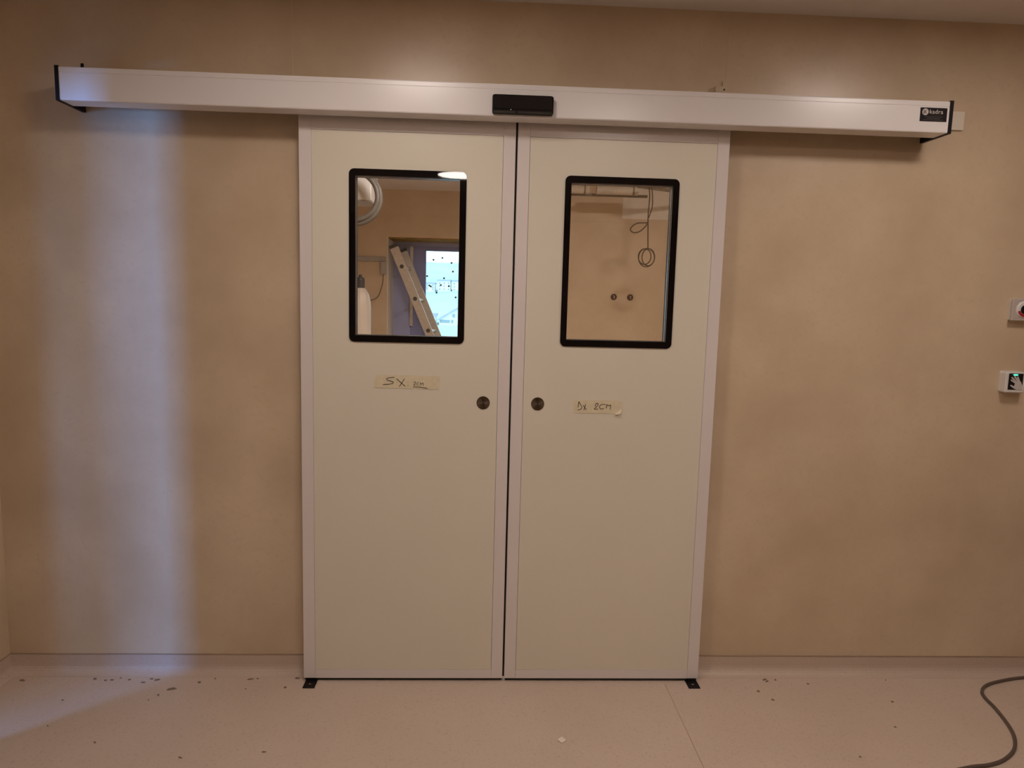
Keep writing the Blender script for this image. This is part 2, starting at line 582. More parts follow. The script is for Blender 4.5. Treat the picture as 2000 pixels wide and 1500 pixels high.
# ------------------------------------------------------------------ operator casing
OX0, OX1, OZ0, OZ1, OY = -1.4617, 1.4436, 2.0101, 2.1129, -0.093
op = empty('door_operator', (0, 0.06, OZ0), 'long white sliding door operator casing above the doors', 'door operator')
b = B()
t = 0.003
prof = [(0.05, OZ1), (OY + 0.004, OZ1), (OY + 0.001, OZ1 - 0.001), (OY, OZ1 - 0.004), (OY, OZ1 - 0.0165), (OY + 0.0012, OZ1 - 0.0172),
        (OY + 0.0012, OZ1 - 0.0182), (OY, OZ1 - 0.019), (OY, OZ0 + 0.004), (OY + 0.001, OZ0 + 0.001), (OY + 0.004, OZ0), (-0.018, OZ0), (-0.018, OZ0 + t),
        (OY + 0.006, OZ0 + t), (OY + t, OZ0 + 0.006), (OY + t, OZ1 - 0.006), (OY + 0.006, OZ1 - t), (0.05, OZ1 - t)]
prism(b, prof, 'X', OX0 + 0.001, OX1 - 0.001)
obj('cover', b, coverM, op)
for xa, xb, lug in ((OX0 - 0.0105, OX0 + 0.001, 1), (OX1 - 0.001, OX1 + 0.0105, 0)):
    pr = [(WY, OZ0 - 0.002), (OY - 0.002, OZ0 - 0.002), (OY - 0.003, OZ1 + 0.002), (WY, OZ1 + 0.002)]
    b = prism(B(), pr, 'X', xa, xb)
    c = obj('end_cap', b, blackM, op)
    if lug:
        obj('lug', prism(B(), [(WY - 0.012, OZ1), (WY, OZ1), (WY, OZ1 + 0.054), (WY - 0.004, OZ1 + 0.054)], 'X', xb - 0.009, xb - 0.001), blackM, c)
b = prism(B(), [(WY - 0.001, OZ1), (WY - 0.012, OZ1), (WY - 0.012, OZ0 + 0.062), (WY - 0.001, OZ0 + 0.062)], 'X', OX0 + 0.002, OX1 - 0.002)
obj('back_plate', b, aluM, op)
b = bx(-1.42, 1.40, 0.006, 0.034, OZ0 + 0.064, OZ0 + 0.086, bev=0.003)
obj('track', b, aluM, op)

# label sticker on the casing
sx, sz = 1.3425, 2.0455
st = tag(obj('label_sticker', bx(sx, sx + 0.0925, OY - 0.0006, OY + 0.0001, sz, sz + 0.0445), stickM),
         'small black sticker with white lettering at the right end of the operator', 'sticker')
cx_, cz_ = sx + 0.0175, sz + 0.0305
obj('logo_disc', prism(B(), circ(cx_, cz_, 0.0108, 28), 'Y', OY - 0.0010, OY - 0.0005), printM, st)
b = B()
for p, q in (((-0.0030, -0.006), (-0.0030, 0.006)), ((-0.0025, 0.0), (0.0045, 0.0055)), ((-0.0025, 0.0), (0.0045, -0.0055))):
    tube(b, [(cx_ + p[0], OY - 0.0011, cz_ + p[1]), (cx_ + q[0], OY - 0.0011, cz_ + q[1])], 0.0009, 6)
obj('logo_mark', b, stickM, st)
b = B()
ar = [(cx_ + 0.0078 * math.cos(math.radians(a)), OY - 0.0011, cz_ + 0.0078 * math.sin(math.radians(a))) for a in range(130, 236, 15)]
tube(b, ar, 0.0007, 6)
obj('logo_arc', b, stickM, st)
obj('lettering', text_bm('kadra', 0.0190, sx + 0.0312, sz + 0.0258, OY - 0.0009, 0.00012), printM, st)
obj('rule_line', bx(sx + 0.036, sx + 0.078, OY - 0.0009, OY - 0.0005, sz + 0.0213, sz + 0.0220), print2M, st)
for i, (xa, xb) in enumerate(((0.016, 0.078), (0.024, 0.070), (0.012, 0.080))):
    obj('small_print', bx(sx + xa, sx + xb, OY - 0.0009, OY - 0.0005, sz + 0.0145 - i * 0.005, sz + 0.0162 - i * 0.005), print2M, st)

# motion sensor on the casing
se = empty('motion_sensor', (0.011, OY, 2.014), 'black box-shaped motion sensor on the middle of the operator', 'sensor')
b = B()
prism(b, rrect(-0.0880, 0.1105, 2.0165, 2.0735, 0.006), 'Y', OY - 0.020, OY)
obj('housing', b, blackM, se)
b = B()
prism(b, rrect(-0.0840, 0.1060, 2.0285, 2.0725, 0.005), 'Y', OY - 0.027, OY - 0.0195)
obj('lens', b, lensM, se)
b = prism(B(), [(OY - 0.020, 2.0170), (OY - 0.030, 2.0210), (OY - 0.030, 2.0265), (OY - 0.020, 2.0275)], 'X', -0.084, 0.106)
rd = obj('lower_ridge', b, lensM, se)
obj('indicator', prism(B(), circ(-0.028, 2.0255, 0.0016, 12), 'Y', OY - 0.0306, OY - 0.0295), printM, rd)

# blank plate right of the casing and strap bracket above it
pl = tag(obj('blanking_plate', bx(1.497, 1.592, WY - 0.010, WY, 2.0565, 2.1205, bev=0.002), mat('cream_plate', (0.82, 0.75, 0.63), 0.45, var=0.02, scale=20)),
         'cream blank wall plate half hidden behind the right end of the operator', 'wall plate')
br = empty('wall_bracket', (0.715, WY, 2.12), 'small slotted bracket screwed to the wall just above the operator', 'bracket')
b = B()
prism(b, [(0.690, 2.115), (0.731, 2.115), (0.731, 2.192), (0.716, 2.192), (0.716, 2.176), (0.690, 2.172)], 'Y', WY - 0.006, WY)
obj('plate', b, sealM, br)
obj('upstand', bx(0.688, 0.692, WY - 0.022, WY - 0.0002, 2.115, 2.172), sealM, br)
obj('screw', lathe(B(), [(0.0030, WY - 0.0055), (0.0034, WY - 0.0075), (0.0015, WY - 0.0085)], 0.7215, 2.163, 12, 'Y'), sockM, br)

# ------------------------------------------------------------------ masking tape notes
def note(name, poly, strokes, label, glyphs, curl=None):
    cx = sum(p[0] for p in poly) / len(poly)
    cz = min(p[1] for p in poly)
    b = prism(B(), poly, 'Y', -0.0006, 0.0)
    e = tag(obj(name, b, tapeM, None, origin=(cx, 0, cz)), label, 'tape')
    for ids in glyphs:
        b = B()
        for k in ids:
            pts = [(x, -0.0009, z) for x, z in strokes[k]]
            if len(pts) > 2:
                pts = spline(pts, 4)
            span = max(p[1] for p in strokes[k]) - min(p[1] for p in strokes[k])
            tube(b, pts, 0.00115 if span > 0.0145 or span < 0.006 else 0.0008, 6)
        obj('handwritten_mark', b, inkM, e)
    if curl:
        bm = B()
        v = [bm.verts.new(p) for p in curl]
        bm.faces.new(v)
        r = bmesh.ops.extrude_face_region(bm, geom=bm.faces[:])
        bmesh.ops.translate(bm, verts=[g for g in r['geom'] if isinstance(g, bmesh.types.BMVert)], vec=(0, -0.0006, 0))
        obj('lifted_corner', bm, tapeM, e)
    return e


S1 = [[[-0.4106, 1.1347], [-0.4253, 1.1337], [-0.4367, 1.1296], [-0.436, 1.1252], [-0.4252, 1.1217], [-0.4156, 1.1188], [-0.4145, 1.1144], [-0.4252, 1.1107], [-0.4507, 1.1082]], [[-0.4031, 1.1303], [-0.3856, 1.115], [-0.372, 1.1037]], [[-0.3749, 1.1302], [-0.3849, 1.1144], [-0.3929, 1.1026]], [[-0.3633, 1.1073], [-0.3619, 1.1053]], [[-0.3425, 1.1172], [-0.3395, 1.1200], [-0.3362, 1.1188], [-0.3372, 1.1148], [-0.3424, 1.1082], [-0.3362, 1.1082]], [[-0.3240, 1.1180], [-0.3288, 1.1172], [-0.3322, 1.1125], [-0.3300, 1.1082], [-0.3250, 1.1090]], [[-0.3196, 1.1072], [-0.3186, 1.1175], [-0.3145, 1.1118], [-0.3095, 1.1170], [-0.3083, 1.1066]], [[-0.3444, 1.1015], [-0.3214, 1.102], [-0.2944, 1.0978]]]
S2 = [[[0.2449, 1.0610], [0.2438, 1.0515], [0.2421, 1.0398]], [[0.2447, 1.0612], [0.2523, 1.0491], [0.2565, 1.0401], [0.2516, 1.0335], [0.242, 1.0307]], [[0.2607, 1.0486], [0.2668, 1.0403], [0.2729, 1.0332]], [[0.2695, 1.0526], [0.2668, 1.0403], [0.2639, 1.0305]], [[0.3034, 1.0455], [0.3081, 1.056], [0.3139, 1.0554], [0.3135, 1.0496], [0.3068, 1.041], [0.3015, 1.0368], [0.3038, 1.0342], [0.3154, 1.0357]], [[0.3412, 1.0518], [0.3321, 1.0532], [0.3213, 1.0481], [0.3204, 1.0406], [0.3264, 1.0362], [0.336, 1.038]], [[0.3447, 1.0389], [0.3457, 1.0522], [0.3511, 1.0481], [0.3596, 1.0511], [0.3581, 1.0353]]]
note('masking_tape', [(-0.482, 1.097), (-0.4815, 1.117), (-0.474, 1.142), (-0.36, 1.1425), (-0.251, 1.141), (-0.2495, 1.120), (-0.254, 1.094), (-0.36, 1.0955)], S1,
     'masking tape strip handwritten SX. 2cm on the left door', [[0], [1, 2], [3], [4], [5], [6], [7]])
note('masking_tape', [(0.2259, 1.0654), (0.3871, 1.0675), (0.4042, 1.0611), (0.4014, 1.0376), (0.3915, 1.027), (0.3762, 1.02), (0.2263, 1.0198)], S2,
     'masking tape strip handwritten DX 2CM with a lifted corner on the right door', [[0, 1], [2, 3], [4], [5], [6]],
     [(0.3762, -0.0002, 1.0200), (0.4014, -0.0002, 1.0376), (0.3945, -0.010, 1.0215), (0.3780, -0.008, 1.0165)])

# ------------------------------------------------------------------ wall switches
es = empty('emergency_switch', (1.880, WY, 1.387), 'square grey key switch with red arc on the right wall', 'switch')
obj('back_box', bx(1.835, 1.925, 0.041, WY, 1.3895, 1.4655, bev=0.002), whiteplM, es)
fp = obj('face_plate', bx(1.830, 1.930, 0.032, 0.042, 1.3870, 1.4680, bev=0.003), mat('warm_grey_plate', (0.54, 0.475, 0.43), 0.45, var=0.03, scale=20), es)
b = lathe(B(), [(0.0305, 0.0325), (0.0300, 0.029), (0.0270, 0.027), (0.0180, 0.0265)], 1.8740, 1.4285, 40, 'Y')
ri = obj('bezel_ring', b, whiteplM, es)
b = lathe(B(), [(0.0165, 0.0270), (0.0165, 0.0245), (0.0150, 0.0235), (0.0095, 0.0240), (0.0085, 0.0255)], 1.8740, 1.4285, 36, 'Y')
obj('key_barrel', b, blackM, es)
b = B()
arc_o = [(1.8740 + 0.0268 * math.cos(math.radians(a)), 1.4285 + 0.0268 * math.sin(math.radians(a))) for a in range(195, 346, 10)]
arc_i = [(1.8740 + 0.0180 * math.cos(math.radians(a)), 1.4285 + 0.0180 * math.sin(math.radians(a))) for a in range(345, 194, -10)]
prism(b, arc_o + arc_i, 'Y', 0.0255, 0.0268)
obj('red_arc', b, redM, es)

hs = empty('touchless_switch', (1.862, WY, 1.119), 'white touchless switch with hand symbol and green light on the right wall', 'switch')
b = B()
prism(b, rrect(1.8285, 1.9010, 1.1215, 1.2000, 0.008), 'Y', 0.026, WY)
obj('housing', b, whiteplM, hs)
b = B()
prism(b, rrect(1.8310, 1.8980, 1.1245, 1.1970, 0.007), 'Y', 0.0215, 0.0265)
obj('front_frame', b, whiteplM, hs)
PX0, PX1, PZ0, PZ1 = 1.8365, 1.8915, 1.1335, 1.1935
sp = obj('sensor_panel', bx(PX0, PX1, 0.0205, 0.0217, PZ0, PZ1), stickM, hs)


def pu(u, v):
    return (PX0 + u * (PX1 - PX0), PZ0 + v * (PZ1 - PZ0))


b = B()
prism(b, [pu(*q) for q in [(.42, .22), (.17, .31), (.13, .25), (.36, .10), (.62, .0), (1.0, .0), (.98, .26), (.84, .52), (.62, .56), (.46, .42)]], 'Y', 0.0196, 0.0206)
for (a, c, wd) in (((.50, .42), (.17, .60), .10), ((.56, .47), (.20, .76), .10), ((.66, .52), (.38, .83), .10), ((.76, .50), (.60, .80), .095)):
    ax, az = pu(*a)
    cx, cz = pu(*c)
    dx, dz = cx - ax, cz - az
    L = math.hypot(dx, dz)
    nx, nz = -dz / L * wd * 0.5 * (PX1 - PX0), dx / L * wd * 0.5 * (PX1 - PX0)
    tip = (cx + dx / L * 0.002, cz + dz / L * 0.002)
    prism(b, [(ax + nx, az + nz), (ax - nx, az - nz), (cx - nx, cz - nz), tip, (cx + nx, cz + nz)], 'Y', 0.01965, 0.0206)
obj('hand_symbol', b, printM, sp)
cx, cz = pu(.45, .92)
obj('indicator_light', prism(B(), circ(cx, cz, 0.0095, 24, 0.0028), 'Y', 0.0192, 0.0206), ledM, sp)

# ------------------------------------------------------------------ floor guides
for x0, x1, label in ((-0.729, -0.686, 'small black metal floor guide under the left door corner'),
                      (0.688, 0.732, 'small black metal floor guide under the right door corner')):
    e = empty('floor_guide', ((x0 + x1) / 2, -0.02, 0), label, 'floor guide', 'door floor guides')
    obj('base_plate', bx(x0, x1, -0.050, 0.060, 0.0, 0.0028, bev=0.0006), blackM, e)
    obj('fin', bx(x0 + 0.004, x1 - 0.004, -0.001, 0.003, 0.003, 0.0115), blackM, e)
    obj('screw_head', lathe(B(), [(0.0055, 0.0026), (0.0055, 0.0040), (0.003, 0.0050)], (x0 + x1) / 2, -0.026, 14), steelM, e)

# ------------------------------------------------------------------ on the floor
cpts = [(2.55, 0.02, .0057), (2.25, 0.035, .0057), (2.035, 0.024, .0057), (1.909, -0.005, .0057), (1.835, -0.036, .0057), (1.79, -0.079, .0057), (1.772, -0.123, .0057),
        (1.762, -0.189, .0057), (1.736, -0.282, .0057), (1.704, -0.355, .0057), (1.651, -0.423, .0057), (1.578, -0.474, .0057),
        (1.509, -0.499, .0057), (1.435, -0.511, .0057), (1.30, -0.56, .0057), (1.18, -0.70, .0057), (1.15, -0.95, .0057)]
tag(obj('floor_cable', tube(B(), spline(cpts, 5), 0.0055, 10), cableM, smooth=True), 'grey cable snaking over the floor at the right', 'cable')

bm = B()
c, s_ = math.cos(math.radians(40)), math.sin(math.radians(40))
q = [(-.010, -.010), (.010, -.010), (.010, .010), (-.010, .010)]
zz = [0.0012, 0.003, 0.0045, 0.0025]
lo_ = [bm.verts.new((0.179 + x * c - y * s_, -0.362 + x * s_ + y * c, 0.0005 + z - 0.0012)) for (x, y), z in zip(q, zz)]
hi_ = [bm.verts.new((0.179 + x * c - y * s_, -0.362 + x * s_ + y * c, 0.0012 + z)) for (x, y), z in zip(q, zz)]
bm.faces.new(hi_)
bm.faces.new(lo_[::-1])
for i in range(4):
    bm.faces.new((lo_[i], lo_[(i + 1) % 4], hi_[(i + 1) % 4], hi_[i]))
tag(obj('material_chip', bm, paperM), 'small square cream chip lying on the floor before the doors', 'chip')


def crumb(x, y, size, elong, rot, label, group):
    bm = B()
    n = random.randint(5, 7)
    cr, sr = math.cos(rot), math.sin(rot)
    lo_, hi_ = [], []
    h = random.uniform(0.0015, 0.0035) * (1 + size * 30)
    for k in range(n):
        a = 2 * math.pi * k / n + random.uniform(-.3, .3)
        r = size * random.uniform(.55, 1.1)
        u, v = r * math.cos(a) * elong, r * math.sin(a)
        X, Y = x + u * cr - v * sr, y + u * sr + v * cr
        lo_.append(bm.verts.new((X, Y, 0.0)))
        hi_.append(bm.verts.new((x + (X - x) * .7, y + (Y - y) * .7, h * random.uniform(.5, 1.1))))
    bm.faces.new(hi_)
    bm.faces.new(lo_[::-1])
    for k in range(n):
        bm.faces.new((lo_[k], lo_[(k + 1) % n], hi_[(k + 1) % n], hi_[k]))
    tag(obj('debris_crumb', bm, debM), label, 'debris', group)


debL = [[-1.748, 0.002, 6, 2.4], [-1.493, 0.012, 6, 1.6], [-1.451, 0.002, 5, 1.5], [-1.429, 0.006, 5, 1.4], [-1.404, 0.018, 4, 1], [-1.368, 0.008, 5, 1.4],
        [-1.311, -0.011, 7, 1.8], [-1.29, 0.012, 5, 1.4], [-1.268, 0.004, 5, 2.2], [-1.22, -0.095, 5, 1], [-1.109, -0.011, 6, 1.4],
        [-1.062, 0.016, 4, 1.4], [-0.932, 0.012, 4, 3], [-0.908, 0.016, 3, 2], [-0.793, -0.045, 5, 1.2], [-1.53, -0.128, 4, 1.2],
        [-1.493, -0.277, 3, 1], [-1.298, -0.364, 4, 1.4], [-1.003, -0.441, 4, 3], [-0.757, -0.415, 4, 1.6], [-0.929, -0.055, 3, 1], [-1.24, -0.125, 3, 1]]
for x, y, sz_, el in debL:
    crumb(x, y, sz_ * 0.0012, el, random.uniform(-.5, .5), *(('small dark crumb along the foot of the wall left of the doors', 'crumbs at the left wall foot') if y > -0.03 else
          ('small dark crumb lying out on the open floor left of the doors', 'crumbs on the open floor at the left')))
crumb(-1.189, -0.056, 0.009, 2.0, 0.3, 'largest dark crumb in the debris on the floor left of the doors', None)
crumb(-0.765, 0.018, 0.008, 1.6, 0.1, 'dark lump on the floor against the left edge of the doors', None)
debR = [[0.999, 0.014, 5, 2], [1.004, 0.002, 5, 2], [1.041, 0.012, 5, 1.2], [0.943, -0.069, 6, 1.3], [0.974, -0.124, 5, 1.4], [1.155, -0.016, 5, 1.2], [1.125, -0.448, 5, 1],
        [1.412, -0.137, 4, 1.2], [1.332, -0.29, 4, 1.4], [1.473, 0.012, 3, 1]]
for x, y, sz_, el in debR:
    crumb(x, y, sz_ * 0.0012, el, random.uniform(-.5, .5), *(('small dark crumb along the foot of the wall right of the doors', 'crumbs at the right wall foot') if y > -0.03 else
          ('small dark crumb lying out on the open floor right of the doors', 'crumbs on the open floor at the right')))

# ------------------------------------------------------------------ the room behind the doors
FY = 4.6
b = B()
box(b, -2.0, -1.03, FY, 5.15, 0, 3.0)
box(b, 0.31, WX1 + 0.1, FY, 5.15, 0, 3.0)
box(b, -1.03, 0.31, FY, 5.15, 1.974, 3.0)
tag(obj('wall_far_room', b, wall2M), kind='structure')
tag(obj('wall_far_room_left', bx(-2.0, -1.9, 0.18, FY, 0, 3.0), wall2M), kind='structure')
tag(obj('ceiling_far_room', bx(-1.9, 0.45, 0.18, FY, CE, CE + 0.09), ceilM), kind='structure')
tag(obj('ceiling_far_room_slab', bx(-2.0, WX1 + 0.1, 0.06, 5.15, 3.0, 3.1), plasterM), kind='structure')
tag(obj('trim_1', bx(0.45, 0.47, 0.18, FY, CE, 3.0), plasterM), kind='structure')
# jamb linings of the far window recess
tag(obj('trim_2', bx(-1.03, -1.022, FY - 0.002, 5.13, 0, 1.974), plasterM), kind='structure')
tag(obj('trim_3', bx(-1.022, 0.30, FY + 0.002, 5.13, 1.962, 1.974), woodM), kind='structure')
tag(obj('trim_4', bx(0.302, 0.31, FY - 0.002, 5.13, 0, 1.974), plasterM), kind='structure')

wn = empty('window_1', (-0.36, 5.05, 0), None, None, None, 'structure')
b = B()
ring_prism(b, [(-1.022, 0.0), (0.302, 0.0), (0.302, 1.962), (-1.022, 1.962)],
           [(-0.847, 0.06), (0.130, 0.06), (0.130, 1.924), (-0.847, 1.924)], 'Y', 5.03, 5.11)
obj('window_frame', b, coolframeM, wn)
b = B()
ring_prism(b, [(-0.847, 0.06), (0.130, 0.06), (0.130, 1.924), (-0.847, 1.924)],
           [(-0.689, 0.16), (-0.030, 0.16), (-0.030, 1.878), (-0.689, 1.878)], 'Y', 5.05, 5.105)
sa = obj('sash', b, coolsashM, wn)
obj('edge_strip', bx(-0.847, -0.818, 5.008, 5.05, 1.10, 1.918), aluM, wn)
pn = obj('glass_pane', bx(-0.689, -0.030, 5.075, 5.081, 0.16, 1.878), wglassM, wn)
for u, v in ((.19, .10), (.42, .075), (.66, .13), (.70, .23), (.03, .29), (.47, .31), (.09, .40), (.13, .41), (.39, .39), (.60, .40), (.28, .48), (.78, .53), (.02, .72)):
    x = -0.689 + u * 0.40
    z = 1.878 - v * 0.89
    obj('dirt_spot', prism(B(), circ(x, z, 0.0105, 8), 'Y', 5.0725, 5.0752), spotM, pn)

# ladder leaning on the recess jamb
ld_ = empty('ladder', (-0.42, 4.78, 0), 'old aluminium ladder leaning in the window recess behind the left door', 'ladder')
Aty, Bty = 4.62, 4.95


def stile_obj(x_top, z_top, y, wd=0.085, th=0.03):
    sl = 0.4256          # run per metre of height
    dirv = Vector((sl, 0, -1)).normalized()
    L = z_top / (-dirv.z)
    nrm = Vector((dirv.z, 0, -dirv.x))
    if nrm.x < 0:
        nrm = -nrm
    top = Vector((x_top, y, z_top))
    bot = top + dirv * L
    c1 = [(top.x, top.z), (top.x + nrm.x * wd, top.z + nrm.z * wd), (bot.x + nrm.x * wd, 0.0), (bot.x, 0.0)]
    b = B()
    prism(b, c1, 'Y', y, y + th)
    return obj('stile', b, aluM, ld_), top, dirv, nrm


sA, tA, dA, nA = stile_obj(-1.018, 1.885, Aty)
sB, tB, dB, nB = stile_obj(-0.965, 1.865, Bty)
for sobj, tt in ((sA, tA), (sB, tB)):
    cpv = [(tt + nA * u + dA * v) for u, v in ((-0.002, -0.002), (0.087, -0.002), (0.087, 0.03), (-0.002, 0.03))]
    obj('stile_cap', prism(B(), [(p.x, p.z) for p in cpv], 'Y', tt.y - 0.002, tt.y + 0.032), capM, sobj)
for k in range(6):
    off = 0.225 + 0.337 * k
    pA = tA + dA * off + nA * 0.042
    pB = tB + dB * off + nB * 0.042
    pB.y += 0.03
    r = obj('rung', tube(B(), [pA + Vector((0, 0.002, 0)), pB], 0.016, 12), aluM, ld_)
    obj('rung_plug', tube(B(), [pA + Vector((0, -0.006, 0)), pA + Vector((0, 0.004, 0))], 0.020, 14), capM, r)

# gas cylinder
gc = empty('gas_cylinder', (-1.124, 3.6, 0), 'white gas cylinder with a dark cap behind the left door', 'gas cylinder')
prf = [(0.070, 0.0), (0.086, 0.006), (0.087, 0.02), (0.087, 1.30), (0.083, 1.36), (0.070, 1.415), (0.050, 1.452), (0.036, 1.468), (0.034, 1.474)]
obj('body', lathe(B(), prf, -1.124, 3.6, 36), cylM, gc, smooth=True)
obj('valve_cap', lathe(B(), [(0.036, 1.468), (0.037, 1.535), (0.032, 1.552), (0.016, 1.558), (0.014, 1.574), (0.008, 1.58)], -1.124, 3.6, 24), capM, gc)

# ventilation box on the ceiling with a hose coil hung from it
vb = empty('ceiling_box', (-0.99, 2.42, 2.029), 'white box hanging from the ceiling behind the left door', 'box')
obj('casing', bx(-1.10, -0.840, 2.30, 2.60, 2.029, 2.225, bev=0.006), whiteplM, vb)
obj('lower_lid', bx(-1.095, -0.845, 2.305, 2.595, 2.022, 2.030), greyplM, vb)
for x in (-1.05, -0.88):
    obj('hanger_rod', tube(B(), [(x, 2.45, 2.22), (x, 2.45, CE)], 0.005, 8), aluM, vb)
cp_ = []
for k in range(0, 61):
    a = 2 * math.pi * k / 30 + math.pi / 2
    turn = k / 60
    R = 0.176 - 0.034 * turn
    cp_.append((-0.928 + R * math.cos(a), 2.21 - 0.03 * turn, 2.03 + 0.012 * turn + R * math.sin(a)))
cp_ = [(-0.928, 2.21, CE)] + [(-0.928, 2.21, 2.32)] + cp_
hc = tag(obj('hose_coil', tube(B(), cp_, 0.0165, 10), hoseM, smooth=True), 'grey coiled hose hanging from the ceiling before the white box', 'hose')

# wall rail with a small hanging control box
tag(obj('wall_rail', bx(-1.62, -1.045, FY - 0.028, FY, 1.736, 1.780, bev=0.003), greyplM), 'grey horizontal rail on the far wall left of the ladder', 'rail')
hb = empty('hand_control', (-1.02, 4.55, 1.60), 'small grey control box with a thin cable hanging left of the ladder', 'control box')
obj('housing', bx(-1.085, -1.036, 4.53, 4.575, 1.61, 1.732, bev=0.004), greyplM, hb)
obj('hook', bx(-1.070, -1.052, 4.552, 4.572, 1.728, 1.75), greyplM, hb)
obj('cable', tube(B(), spline([(-1.06, 4.54, 1.612), (-1.062, 4.52, 1.53), (-1.08, 4.50, 1.458), (-1.10, 4.5, 1.404), (-1.135, 4.5, 1.374),
                               (-1.18, 4.5, 1.358), (-1.24, 4.5, 1.346), (-1.30, 4.5, 1.33), (-1.33, 4.5, 1.28)], 5), 0.004, 6), cable2M, hb)

# right bay: services, bare board, sockets, hanging cables
tag(obj('bare_board', bx(1.255, 2.05, FY - 0.006, FY, 2.215, 2.62), plasterM), 'pale bare board high on the far wall behind the right door', 'board')
for x0, x1, z, label in ((0.47, 0.862, 2.424, 'short pale insulated pipe end under the open ceiling'),
                         (0.93, 1.312, 2.424, 'long pale insulated pipe under the open ceiling')):
    e = empty('ceiling_pipe', ((x0 + x1) / 2, 4.2, z - 0.04), label, 'pipe')
    obj('pipe', tube(B(), [(x0, 4.2, z), (x1, 4.2, z)], 0.040, 20), ductM, e, smooth=False)
    obj('coupling', tube(B(), [(x1 - 0.05, 4.2, z), (x1 - 0.035, 4.2, z)], 0.045, 20), gridM, e)
    obj('hanger_rod', tube(B(), [((x0 + x1) / 2, 4.2, z + 0.03), ((x0 + x1) / 2, 4.2, 3.0)], 0.005, 8), gridM, e)
for (xa, ya, xb, yb, z, label) in ((0.47, 4.28, 1.42, 4.28, 2.378, 'dark steel ceiling rail running below the pipes'),
                                   (1.28, 4.0, 2.2, 4.5, 2.425, 'dark steel ceiling rail crossing at an angle over the board')):
    e = empty('ceiling_rail', ((xa + xb) / 2, (ya + yb) / 2, z), label, 'rail')
    dv = Vector((xb - xa, yb - ya, 0)).normalized()
    nv = Vector((-dv.y, dv.x, 0)) * 0.02
    b = B()
    prism(b, [(xa + nv.x, ya + nv.y), (xb + nv.x, yb + nv.y), (xb - nv.x, yb - nv.y), (xa - nv.x, ya - nv.y)], 'Z', z, z + 0.022)
    obj('channel', b, gridM, e)
    for t_ in (0.25, 0.75):
        x, y = xa + (xb - xa) * t_, ya + (yb - ya) * t_
        obj('hanger_rod', tube(B(), [(x, y, z + 0.02), (x, y, 3.0)], 0.004, 8), gridM, e)
for x, label in ((1.205, 'left of two round empty socket boxes in the far wall'), (1.369, 'right of two round empty socket boxes in the far wall')):
    e = empty('socket_box', (x, FY, 1.42), label, 'socket')
    b = B()
    ring_prism(b, circ(x, 1.452, 0.031, 28), circ(x, 1.452, 0.024, 28), 'Y', FY - 0.004, FY + 0.0)
    obj('rim', b, sockM, e)
    obj('back', prism(B(), circ(x, 1.452, 0.0245, 28), 'Y', FY - 0.0012, FY), sockM, e)
    obj('wire', tube(B(), spline([(x - 0.004, FY - 0.002, 1.466), (x + 0.006, FY - 0.008, 1.455), (x + 0.003, FY - 0.004, 1.436)], 4), 0.004, 6), sealM, e)

hcab = empty('hanging_cable', (1.385, 4.0, 1.74), 'brown cables hanging in coils from the open ceiling behind the right door', 'cable')
obj('cable_run', tube(B(), spline([(1.36, 4.0, 3.0), (1.366, 4.0, 2.7), (1.373, 4.0, 2.449), (1.381, 4.0, 2.346), (1.375, 4.0, 2.189), (1.380, 4.0, 2.053), (1.387, 4.0, 1.89)], 5), 0.0055, 8), cable2M, hcab, smooth=True)
obj('cable_run', tube(B(), spline([(1.40, 4.01, 3.0), (1.399, 4.01, 2.7), (1.399, 4.01, 2.45), (1.409, 4.01, 2.347), (1.409, 4.01, 2.257), (1.382, 4.005, 2.165)], 5), 0.005, 8), cable2M, hcab, smooth=True)
lp = [(1.375, 3.995, 2.120), (1.335, 3.99, 2.118), (1.275, 3.985, 2.112), (1.228, 3.98, 2.08), (1.216, 3.98, 2.05), (1.25, 3.98, 2.028), (1.30, 3.985, 2.04), (1.345, 3.99, 2.078), (1.372, 3.995, 2.115)]
obj('side_loop', tube(B(), spline(lp, 5), 0.0055, 8), cable2M, hcab, smooth=True)
for (dx, dz, rx, rz, dy) in ((-0.016, 0.004, .058, .070, 0), (-0.002, -.006, .072, .082, -.012), (0.020, 0.0, .058, .076, .012)):
    obj('coil_loop', tube(B(), [(1.377 + dx + rx * math.cos(2 * math.pi * k / 30), 4.0 + dy, 1.816 + dz + rz * math.sin(2 * math.pi * k / 30)) for k in range(30)], 0.005, 8, closed=True), cable2M, hcab, smooth=True)

lamp(-0.25, 1.6, 'round ceiling lamp in the room behind the left door', lamp2M)
lamp(1.6, 2.2, 'round lamp under the open ceiling behind the right door', lamp2M, z=3.0)

# ------------------------------------------------------------------ outdoors seen through the far window
def hgt(x, y):
    key = [(5.3, -3.4), (30, -5.0), (150, -8.2), (300, -11.2), (450, -3.2), (600, 4.6), (760, 22), (900, 42.5), (1100, 48), (1400, 50)]
    for (a, ha), (b_, hb_) in zip(key, key[1:]):
        if y <= b_:
            t_ = (y - a) / (b_ - a)
            t_ = t_ * t_ * (3 - 2 * t_) * 0.4 + t_ * 0.6
            z = ha + (hb_ - ha) * t_
            break
    else:
        z = key[-1][1]
    if y > 500:
        z += -0.06 * (x + 45) * min(1, (y - 500) / 400) + 2.5 * math.sin(x * 0.03 + 1)
    return z


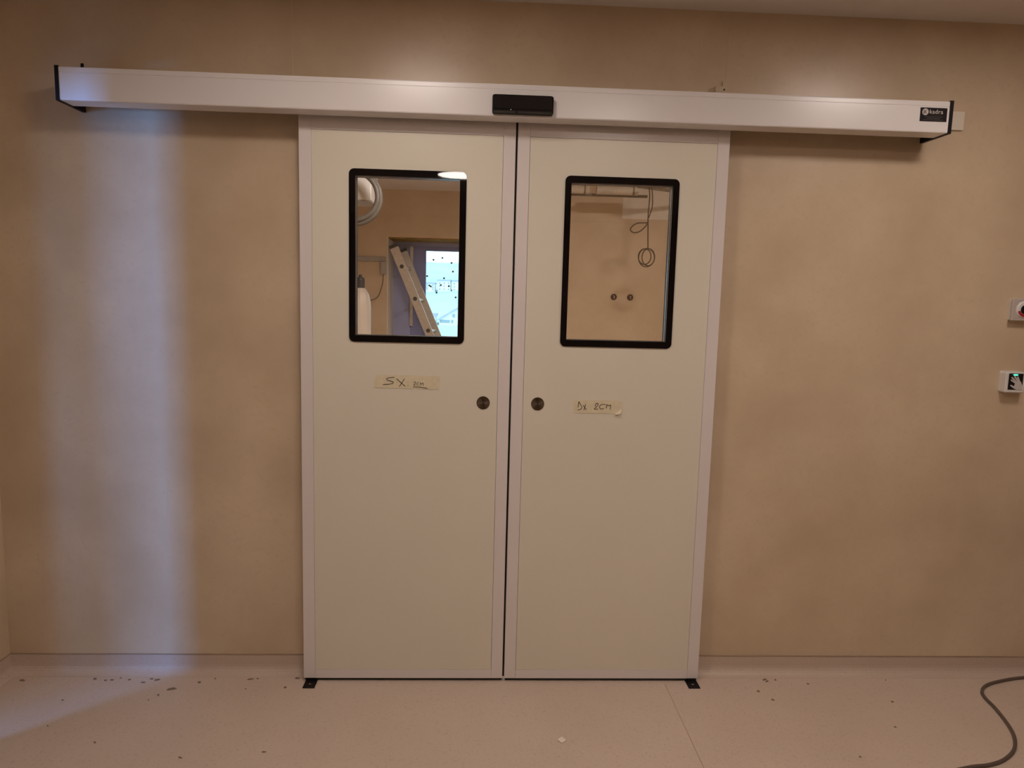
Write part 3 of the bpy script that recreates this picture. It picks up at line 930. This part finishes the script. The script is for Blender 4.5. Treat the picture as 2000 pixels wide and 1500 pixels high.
bm = B()
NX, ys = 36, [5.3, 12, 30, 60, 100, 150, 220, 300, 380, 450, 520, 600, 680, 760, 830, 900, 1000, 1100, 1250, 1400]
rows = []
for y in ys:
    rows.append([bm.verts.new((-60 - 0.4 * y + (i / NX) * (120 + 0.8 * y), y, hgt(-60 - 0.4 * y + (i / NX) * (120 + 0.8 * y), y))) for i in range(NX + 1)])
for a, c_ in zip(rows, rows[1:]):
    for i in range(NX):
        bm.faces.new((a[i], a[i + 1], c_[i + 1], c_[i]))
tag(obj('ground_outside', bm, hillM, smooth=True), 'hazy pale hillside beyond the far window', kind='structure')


def farhouse(name, x0, x1, y, z0, ze, zr, depth, label, wins, gable=True):
    e = empty(name, ((x0 + x1) / 2, y + depth / 2, z0 - 2), label, 'building')
    xm = (x0 + x1) / 2
    if gable:
        pts = [(x0, z0 - 4), (x1, z0 - 4), (x1, ze), (xm, zr), (x0, ze)]
    else:
        pts = [(x0, z0 - 4), (x1, z0 - 4), (x1, ze), (x0, ze)]
    obj('wall', prism(B(), pts, 'Y', y, y + depth), renderM, e)
    if gable:
        oh, th = 0.9, 0.5
        sl = (zr - ze) / (xm - x0)
        for sgn, xe in ((-1, x0), (1, x1)):
            ex = xe + sgn * oh
            ez = ze - oh * sl
            pp = [(xm, zr), (ex, ez), (ex, ez + th), (xm, zr + th)]
            obj('roof', prism(B(), pp, 'Y', y - 1.2, y + depth + 1), roofM, e)
    else:
        obj('roof', bx(x0 - 0.6, x1 + 0.6, y - 0.6, y + depth + 0.6, ze, ze + 1.2), roofM, e)
    for (u, v, ww, hh) in wins:
        obj('window', bx(u - ww / 2, u + ww / 2, y - 0.12, y + 0.1, v - hh / 2, v + hh / 2), dkwinM, e)
    return e


farhouse('farmhouse', -17.4, -1.0, 300, -11.2, -8.6, -3.6, 16, 'white gabled house low in the view through the far window',
         [(-15.0, -9.4, 4.2, 1.3), (-11.9, -9.4, 1.0, 1.4), (-11.3, -7.0, 1.2, 1.4), (-7.4, -7.0, 1.6, 1.6), (-3.6, -7.0, 1.2, 1.4), (-8.6, -4.9, .7, .7), (-6.0, -9.4, 1.4, 1.5), (-3.2, -9.4, 1.4, 1.5)])
farhouse('outbuilding', -22.4, -19.2, 304, -11.2, -7.4, -6, 8, 'low white outbuilding beside the gabled house', [(-20.8, -9.3, 1.2, 1.2)], gable=False)
for (x0, x1, z0, ze, label) in ((-46.5, -38.5, 4.6, 10.6, 'leftmost white apartment block on the far hillside'),
                                (-36.0, -25.5, 4.8, 13.2, 'broad white apartment block in the middle of the far hillside'),
                                (-24.0, -16.5, 4.6, 13.0, 'rightmost white apartment block on the far hillside')):
    wins = []
    nfl = 3
    for f_ in range(nfl):
        zz_ = z0 + 1.6 + f_ * (ze - z0 - 1.0) / nfl
        k = int((x1 - x0) / 2.8)
        for i in range(k):
            wins.append((x0 + 1.6 + i * (x1 - x0 - 3.2) / max(1, k - 1), zz_, 1.3, 1.2))
    farhouse('apartment_block', x0, x1, 600, z0, ze, ze, 14, label, wins, gable=False)
